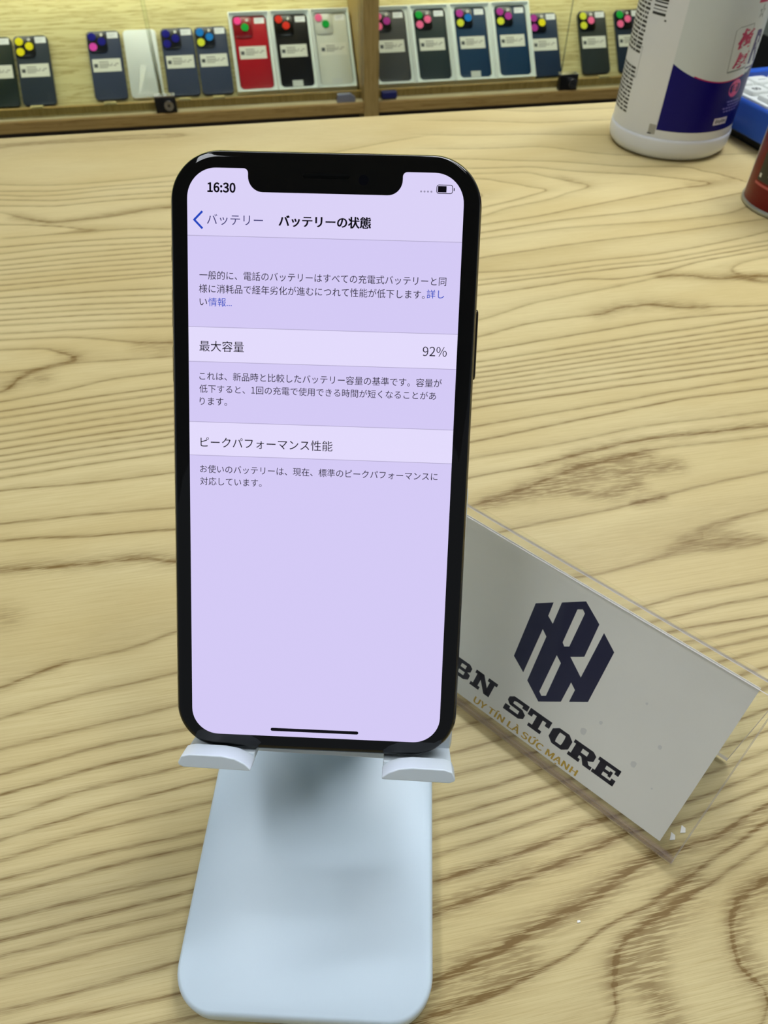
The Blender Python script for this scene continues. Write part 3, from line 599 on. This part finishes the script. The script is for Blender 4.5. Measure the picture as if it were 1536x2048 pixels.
# ------------------------------------------------------------------ acrylic card holder and card
CYAW, CLEAN = -0.897134, 0.679195
ROT_K = plane_rot(CYAW, CLEAN); PK = Vector((0.0933235, 0.0543278, 0.004))
M_acr = clear_mat('clear_acrylic', (0.988, 0.99, 0.988), 1.16, 0.04)
M_acr_edge = clear_mat('clear_acrylic_edge', (0.86, 0.84, 0.83), 1.45, 0.15, 0.5, (236, 234, 238))
M_fold = clear_mat('clear_acrylic_fold', (0.9, 0.86, 0.83), 1.35, 0.1, 0.16, (222, 206, 198))
U0, U1 = -110.0, 5.4
th = 1.2
legd = (-.628, -.778)   # (out, up) direction of the rear leg in the holder's frame
holder = thing('card_holder', 'clear acrylic card holder leaning back on the counter beside the phone stand', 'card holder', PK, ROT_K)
def sheet(name, prof2, mi_edges=True):
    """extrude a (out, up) strip profile with thickness along the holder's width"""
    m_ = MB(); n_ = len(prof2); L_, Rr = [], []
    for i, (a_, b_) in enumerate(prof2):
        p_, q_ = prof2[max(i-1, 0)], prof2[min(i+1, n_-1)]; dx_, dy_ = q_[0]-p_[0], q_[1]-p_[1]; l_ = math.hypot(dx_, dy_)
        L_.append((a_-dy_/l_*th/2, b_+dx_/l_*th/2)); Rr.append((a_+dy_/l_*th/2, b_-dx_/l_*th/2))
    for A_, mi in ((L_, 0), (Rr, 0)):
        for (a_, b_), (c_, d_) in zip(A_[:-1], A_[1:]):
            m_.add([(U0, b_, a_), (U1, b_, a_), (U1, d_, c_), (U0, d_, c_)], [(0, 1, 2, 3)], 2 if (b_ < -1 and d_ < -1 and mi_edges) else 0)
    for u in (U0, U1):
        m_.rings([[(u, b_, a_) for a_, b_ in L_], [(u, b_, a_) for a_, b_ in Rr]], False, False, 1, close=False)
    for e in (0, -1):
        m_.add([(U0, L_[e][1], L_[e][0]), (U1, L_[e][1], L_[e][0]), (U1, Rr[e][1], Rr[e][0]), (U0, Rr[e][1], Rr[e][0])], [(0, 1, 2, 3)], 1)
    return m_.build(name, [M_acr, M_acr_edge, M_fold], holder, smooth=False)
fold = [(1.0*math.cos(R(a_))*1.25, -2.0+1.25*math.sin(R(a_))) for a_ in range(0, -181, -30)]
sheet('front_sheet', [(1.25, 54), (1.25, 20)] + fold + [(-1.25, 20), (-1.25, 56.5)])
sheet('rear_leg', [(-1.3, 56.9), (-1.9, 57.7), (-2.8, 57.6), (-2.8+legd[0]*20, 57.6+legd[1]*20), (-2.8+legd[0]*45.5, 57.6+legd[1]*45.5)], False)
CARD = [mat('card_silver_paper', (232, 229, 218), 0.38, noise=0.05, nscale=45), mat('card_navy_ink', (34, 34, 62), 0.4), mat('card_dark_ink', (30, 24, 34), 0.4), mat('card_gold_ink', (196, 160, 60), 0.4), mat('card_smudge', (214, 212, 204), 0.5)]
card = thing('business_card', 'silver grey store card with a navy hexagon logo inside the clear holder', 'card', PK, ROT_K)
m = MB(); m.box(-105, 0, 0, 54.3, -.15, .15, 0)
for q in LOGO: m.poly(q, .19, 1)
def glyph(x0, wd_, quads, mi=2):
    for q in quads: m.poly([(x0+a_*wd_, 5.2+b_*5.7) for a_, b_ in q], .19, mi)
def rq(a, b, c_, d): return [(a, b), (c_, b), (c_, d), (a, d)]
S3 = .17
gl_B = [rq(0, 0, .55, .2), rq(0, .8, .55, 1), rq(.12, .1, .42, .9), rq(.4, .41, .75, .59), [(.55, .0), (.8, 0), (1, .15), (1, .42), (.85, .5), (.72, .5), (.72, .2), (.55, .2)], [(.55, 1), (.78, 1), (.95, .86), (.95, .6), (.82, .5), (.68, .5), (.68, .8), (.55, .8)]]
gl_N = [rq(0, 0, .42, .2), rq(0, .8, .34, 1), rq(.1, .1, .32, .9), rq(.58, .8, 1, 1), rq(.68, .0, .9, .9), [(.1, 1), (.36, 1), (.9, 0), (.66, 0)]]
gl_S = [rq(.22, .8, .8, 1), [(.22, 1), (.02, .82), (.02, .6), (.2, .42), (.3, .5), (.3, .75), (.42, .8)], [(.1, .5), (.3, .6), (.8, .58), (1, .4), (.9, .3), (.7, .4), (.2, .42)], [(1, .42), (1, .16), (.8, 0), (.6, .1), (.7, .2), (.7, .42)], rq(.2, 0, .8, .2), [(0, .34), (.26, .34), (.26, .2), (.3, 0), (.2, 0), (0, .0)], [(1, .66), (.74, .66), (.74, .8), (.7, 1), (.8, 1), (1, 1)]]
gl_T = [rq(0, .78, 1, 1), rq(0, .58, .2, .8), rq(.8, .58, 1, .8), rq(.36, .1, .64, .9), rq(.2, 0, .8, .2)]
gl_O = [[(.25, 1), (.75, 1), (.7, .8), (.34, .8)], [(.25, 0), (.75, 0), (.7, .2), (.34, .2)], [(0, .25), (.25, 0), (.36, .2), (.34, .35), (.34, .65), (.36, .8), (.25, 1), (0, .75)], [(1, .25), (.75, 0), (.64, .2), (.66, .35), (.66, .65), (.64, .8), (.75, 1), (1, .75)]]
gl_R = [rq(0, 0, .5, .2), rq(0, .8, .6, 1), rq(.1, .1, .4, .9), rq(.4, .36, .7, .55), [(.55, 1), (.78, 1), (.95, .85), (.95, .52), (.8, .38), (.66, .38), (.66, .8), (.55, .8)], [(.45, .45), (.72, .45), (.86, .2), (1, .2), (1, 0), (.68, 0)]]
gl_E = [rq(0, 0, .98, .2), rq(0, .8, .98, 1), rq(.1, .1, .4, .9), rq(.4, .41, .7, .59), rq(.8, 0, .98, .36), rq(.8, .64, .98, 1), rq(.62, .33, .74, .67)]
for g, x0, wd_ in ((gl_B, -79.6, 7.6), (gl_N, -71, 8.6), (gl_S, -57.6, 7.3), (gl_T, -49.9, 7.9), (gl_O, -41.1, 7.0), (gl_R, -33.8, 8.1), (gl_E, -25.4, 7.4)): glyph(x0, wd_, g)
m.text('UY TÍN LÀ SỨC MẠNH', -67.2, .75, 2.15, .19, 3, fit=38.6, bold=.2, latin=True, cap=2.75)
m.text('UY TÍN LÀ SỨC MẠNH', -67.15, .81, 2.15, .192, 3, fit=38.6, bold=.2, latin=True, cap=2.75)
for a_, b_, r_ in ((-13, 24, .55), (-16.5, 15, .8), (-30, 20, .5), (-9, 12, .25), (-33, 14.5, .9), (-22, 33, .35)):
    m.poly([(a_+r_*math.cos(R(k*51))*(1+.4*math.sin(k*2.3)), b_+1.3*r_*math.sin(R(k*51))) for k in range(7)], .17, 4)
m.build('printed_card', CARD, card, smooth=False)
M_speck = mat('speck_white', (246, 244, 238), 0.5)  # tiny flat white shapes laid on the wood
for (x, y, lb) in ((0.0993, 0.0558, 'tiny white speck under the clear holder, nearer the card'), (0.1033, 0.0571, 'tiny white speck under the clear holder, nearer its right edge')):
    f_ = MB(); f_.prism([(-1.3, -.8), (.3, -1.0), (.9, .2), (.2, 1.2)], 0, .25); o = f_.build('white_speck', M_speck, smooth=False); o.location = (x, y, 0.00005)
    tag(o, lb, 'flake', 'white specks')
f_ = MB(); f_.prism([(-.5, -.25), (.4, -.3), (.5, .2), (-.3, .3)], 0, .25); o = f_.build('white_speck', M_speck, smooth=False); o.location = (0.0635, 0.0397, 0.00005)
tag(o, 'tiny white speck on bare wood right of the stand base', 'flake', 'white specks')

# ------------------------------------------------------------------ white bottle
BC = Vector((0.3508, 0.5763, 0))
M_bot = mat('bottle_white_plastic', (222, 226, 230), 0.36); M_cup = mat('bottle_base_white', (224, 228, 233), 0.3)
M_lab = [mat('label_blue', (4, 0, 104), 0.4, spec=.2), mat('label_black_print', (40, 42, 42), 0.5), mat('label_magenta', (178, 18, 92), 0.4), mat('label_pale_print', (120, 112, 196), 0.4), mat('label_white_print', (214, 210, 226), 0.4), mat('label_blue_print', (30, 26, 110), 0.4), mat('label_grey_line', (120, 132, 138), 0.5), mat('label_pink', (214, 60, 140), 0.4), mat('label_grey_patch', (166, 166, 158), 0.5), mat('label_paper_white', (206, 215, 218), 0.34)]
bot = thing('bottle', 'large white plastic bottle with a dark blue label standing at the back of the counter', 'bottle', BC)
m = MB(); m.lathe([(39, 0.2), (43.5, 1.2), (46.2, 3.8), (47.4, 8), (47.4, 14.2), (47.2, 15.6), (46.7, 16.2)], 96, cap1=False); m.build('base_cup', M_cup, bot)
m = MB(); m.lathe([(46.5, 15.8), (46.5, 17), (46.6, 18), (46.6, 168), (45, 178), (38, 190), (26, 198), (18, 203), (17, 214)], 96); m.build('body', M_bot, bot)
m = MB(); m.lathe([(19, 208), (20, 209), (20, 232), (19, 234)], 48); m.build('cap', mat('bottle_cap_blue', (26, 40, 130), 0.35), bot)
RB = 46.66
def cyl(th_, z, r=RB): return (r*math.cos(R(th_)), r*math.sin(R(th_)), z)
lab = MB()
def cpatch(t0, t1, zlo, zhi, r=RB, mi=0, n=None, target=None):
    tg = target or lab
    n = n or max(1, int(abs(t1-t0)/3)); f0 = zlo if callable(zlo) else (lambda t_: zlo); f1 = zhi if callable(zhi) else (lambda t_: zhi)
    ts = [t0+(t1-t0)*i/n for i in range(n+1)]
    tg.rings([[cyl(t_, f0(t_), r) for t_ in ts], [cyl(t_, f1(t_), r) for t_ in ts]], False, False, mi, close=False)
def curve(t_): return 56.0 + 10.8*(abs(t_+84)/48.6)**1.9
cpatch(-132.7, -36, 22.2, curve, RB, 0, 40)
cpatch(-112, -60, curve, lambda t_: curve(t_)+.8, RB+.02, 2, 20)
cpatch(-132.9, -20, lambda t_: curve(max(min(t_, -36), -132)), 135, RB-.03, 9, 40)
# fine print panel on the left
z = 27.0
rr_ = random.Random(3)
while z < 118:
    t_ = -170.0 - rr_.random()*1.5
    if not (58 < z < 66):
        while t_ > -214:
            l_ = rr_.uniform(2, 9); cpatch(t_-l_, t_, z, z+1.5, RB+.02, 1, max(1, int(l_/3))); t_ -= l_+rr_.uniform(.8, 2.0)
    z += 2.7
cpatch(-168.4, -168.0, 52, 72, RB+.02, 6, 1); cpatch(-214, -168, 71.8, 72.2, RB+.02, 6); cpatch(-214, -168, 51.8, 52.2, RB+.02, 6)
zz = 93.4
while zz < 124:
    h_ = rr_.choice((.5, .9, 1.6)); cpatch(-166.0, -151, zz, zz+h_, RB+.02, 1, 5); zz += h_+rr_.choice((.6, .9, 1.4))
cpatch(-151, -149, 90.5, 91.6, RB+.02, 1, 1)
cpatch(-140, -133.2, 18.6, 25.5, RB+.01, 8, 3); cpatch(-140.5, -136.5, 18.4, 19.4, RB+.02, 1, 2)
# framed two-character stamp
def DEG(mm): return mm/(RB*PI/180)
def cline(t0, z0, t1, z1, w2, mi, n=6):
    lab.rings([[cyl(t0+(t1-t0)*i/n, z0+(z1-z0)*i/n-w2 if abs(t1-t0) > 8 else z0+(z1-z0)*i/n, RB+.02) if abs(t1-t0) > 8 else cyl(t0+(t1-t0)*i/n-DEG(w2), z0+(z1-z0)*i/n, RB+.02) for i in range(n+1)],
               [cyl(t0+(t1-t0)*i/n, z0+(z1-z0)*i/n+w2, RB+.02) if abs(t1-t0) > 8 else cyl(t0+(t1-t0)*i/n+DEG(w2), z0+(z1-z0)*i/n, RB+.02) for i in range(n+1)]], False, False, mi, close=False)
cline(-86.2, 88.5, -82.6, 62.4, .22, 6); cline(-82.6, 62.4, -61, 64.4, .5, 6); cline(-68, 92.1, -61, 64.4, .22, 6); cline(-83, 90.4, -68, 92.1, .22, 6); cline(-86.2, 88.5, -83, 90.4, .22, 6, 3)
def mapt(t0, z0, shear=0.0): return lambda x, y, z_: cyl(t0+DEG(x)+shear*y, z0+y, RB+.03)
lab.text('極', 0, 0, 13.5, 0, 2, fit=11.4, off=.012, mapper=mapt(-81.0, 78.0, .2), bold=.9)
lab.text('厚', 0, 0, 11.5, 0, 2, fit=11.4, off=.012, mapper=mapt(-78.6, 65.6, .2), bold=.9)
lab.text('R', 0, 0, 29, 0, 5, fit=13, off=.03, mapper=mapt(-58.5, 66.5, -.0))
cpatch(-60, -46, 62.5, 63.6, RB+.02, 5); cpatch(-58, -48, 59.5, 60.3, RB+.02, 6)
lab.text('☆', 0, 0, 10, 0, 6, fit=7, mapper=mapt(-66, 95))
cpatch(-70.5, -52, 104.0, 112, RB+.02, 2, 6)
# round pink badge, small print lines, white plate with dark marks
bt, bz = -66.0, 51.0
lab.rings([[cyl(bt+DEG(r_*6.0*math.cos(2*PI*i/28)), bz+r_*6.0*math.sin(2*PI*i/28), RB+.03) for i in range(28)] for r_ in (0.02, 1)], True, False, 7)
lab.rings([[cyl(bt+DEG(r_*3.0*math.cos(2*PI*i/20)), bz+.6+r_*3.0*math.sin(2*PI*i/20), RB+.04) for i in range(20)] for r_ in (.62, 1)], False, False, 2)
for k, (a_, b_) in enumerate(((-71, -52), (-69, -50), (-74, -48), (-72, -56))):
    t_ = a_
    while t_ < b_: l_ = rr_.uniform(1.5, 4); cpatch(t_, t_+l_, 41.5-k*2.2, 42.5-k*2.2, RB+.02, 3, 1); t_ += l_+1.0
cpatch(-80, -63.5, 26.6, 31.4, RB+.02, 4, 6)
for k in range(6): cpatch(-78+k*2.3, -76.6+k*2.3, 27.6+(k % 2)*.3, 30.4-(k % 3)*.3, RB+.04, 1, 1)
lab.build('label', M_lab, bot, angle=60)

# ------------------------------------------------------------------ red can at the right edge
CC = Vector((0.3873, 0.4453, 0))
can = thing('can', 'red metal can with a silver rim at the right edge of the photo', 'can', CC)
M_red = mat('can_red', (104, 3, 2), 0.35, spec=.25); M_silver = mat('can_silver_rim', (176, 178, 168), 0.35, 0.7)
m = MB(); m.lathe([(34.5, 3.0), (36, 3.2), (36, 100.8), (34.5, 101)], 72); m.build('body', M_red, can)
for z0, nm in ((0.1, 'bottom_rim'), (100.4, 'top_rim')):
    m = MB(); m.lathe([(33, z0), (36.4, z0+.3), (37.0, z0+1.4), (37.0, z0+2.4), (36.3, z0+3.4), (34, z0+3.5)], 72); m.build(nm, M_silver, can)
m = MB(); m.lathe([(1, 101.2), (34, 101.2), (34, 102)], 48); m.build('lid', M_silver, can)
CAN = [mat('can_label_dark', (22, 22, 10), 0.4), mat('can_label_pale', (200, 200, 186), 0.4), mat('can_label_pink', (176, 70, 70), 0.4), mat('can_white_band', (206, 204, 194), 0.35)]
m = MB()
def ccyl(t_, z_, r_): return (r_*math.cos(R(t_)), r_*math.sin(R(t_)), z_)
def can_patch(t0, t1, z0, z1, r_, mi):
    n = max(1, int((t1-t0)/4)); m.rings([[ccyl(t0+(t1-t0)*i/n, z0, r_) for i in range(n+1)], [ccyl(t0+(t1-t0)*i/n, z1, r_) for i in range(n+1)]], False, False, mi, close=False)
can_patch(174, 235, 19.5, 62, 36.06, 0); can_patch(172, 236, 16.6, 18.2, 36.06, 2); can_patch(130, 151, 3.4, 100, 36.06, 3)  # the last patch is a plain white band up the can's side
for a_, b_, w2 in ((176, 21.5, 3.5), (184, 33, 3), (183, 40, 4), (190, 24, 5), (196, 30, 6)): can_patch(a_, a_+w2, b_, b_+2.6, 36.1, 1)
m.build('label', CAN, can, angle=60)

# ------------------------------------------------------------------ blue calculator behind the bottle
cal_yaw = R(7); CAL = thing('calculator', 'blue desk calculator with white keys between the bottle and the red can', 'calculator', (0.4000, 0.6180, 0), Matrix.Rotation(cal_yaw, 3, 'Z'))
M_cblue = mat('calculator_blue', (28, 84, 190), 0.35, coat=0.2); M_cwhite = mat('calculator_white', (228, 232, 228), 0.4); M_key = mat('calculator_key', (222, 226, 220), 0.35); M_kink = mat('key_ink', (44, 50, 52), 0.5)
cw, cl = 110, 118
m = MB(); m.loft(cw, cl, 5, [(8, .8), (9, 0), (28, 0), (30, .6), (31, 1.6)], cw/2, -cl/2); m.build('case', M_cblue, CAL)
m = MB(); m.box(8, cw-4, -cl+4, -8, 0.1, 8); m.build('feet_and_shade', M_black_plastic, CAL, smooth=False)  # black block stands for the dark feet and the shadow beneath the case
m = MB(); m.loft(cw-5, cl-14, 3, [(30.8, 0), (32.4, 0), (32.8, .4)], cw/2, -cl/2-4.5); m.build('key_plate', M_cwhite, CAL)
m = MB(); m.box(3, cw-3, -9.5, -1, 30.5, 38); m.build('display_hood', M_cblue, CAL, smooth=False, bevel=1.2)
KEYS = ['→', '0', '•', '+', '▸', '00', '1', '2', '3', '-', 'C', '4', '5', '6', '×', 'M', '7', '8', '9', '÷']
for iy in range(5):
    for ix in range(5):
        x_, y_ = 14.5+ix*20.5, -22-iy*20.5
        k_ = MB(); k_.loft(17.5, 17, 3.5, [(32.4, 0), (34.8, .2), (35.8, 1.0)], x_, y_, seg=5); kk = k_.build('key', M_key, CAL)
        if (ix, iy) in ((0, 0), (0, 1), (1, 0), (1, 1), (0, 2), (1, 2)):
            k_ = MB(); k_.text({(0, 0): '→', (0, 1): '00', (1, 0): '-', (1, 1): '2'}.get((ix, iy), '1'), x_-3.5, y_-3, 8, 35.86, 0, fit=7, off=.02); k_.build('key_legend', M_kink, kk, smooth=False)

# ------------------------------------------------------------------ bin on the floor behind the counter
bn = thing('bin', 'black bin with a domed lid on the floor behind the counter, seen beside the bottle', 'bin', (0.978, 1.5, -0.75))
M_bin = mat('black_bin_plastic', (7, 6, 6), 0.7, spec=.15)
m = MB(); m.lathe([(104, 0), (108, 2), (130, 505), (128, 509), (124, 509), (124, 503)], 48); m.build('body', M_bin, bn)
m = MB(); m.lathe([(126, 505), (135, 507), (135, 533), (133, 547), (122, 569), (100, 587), (66, 598), (30, 602), (2, 602.5)], 48); m.build('lid', M_bin, bn)
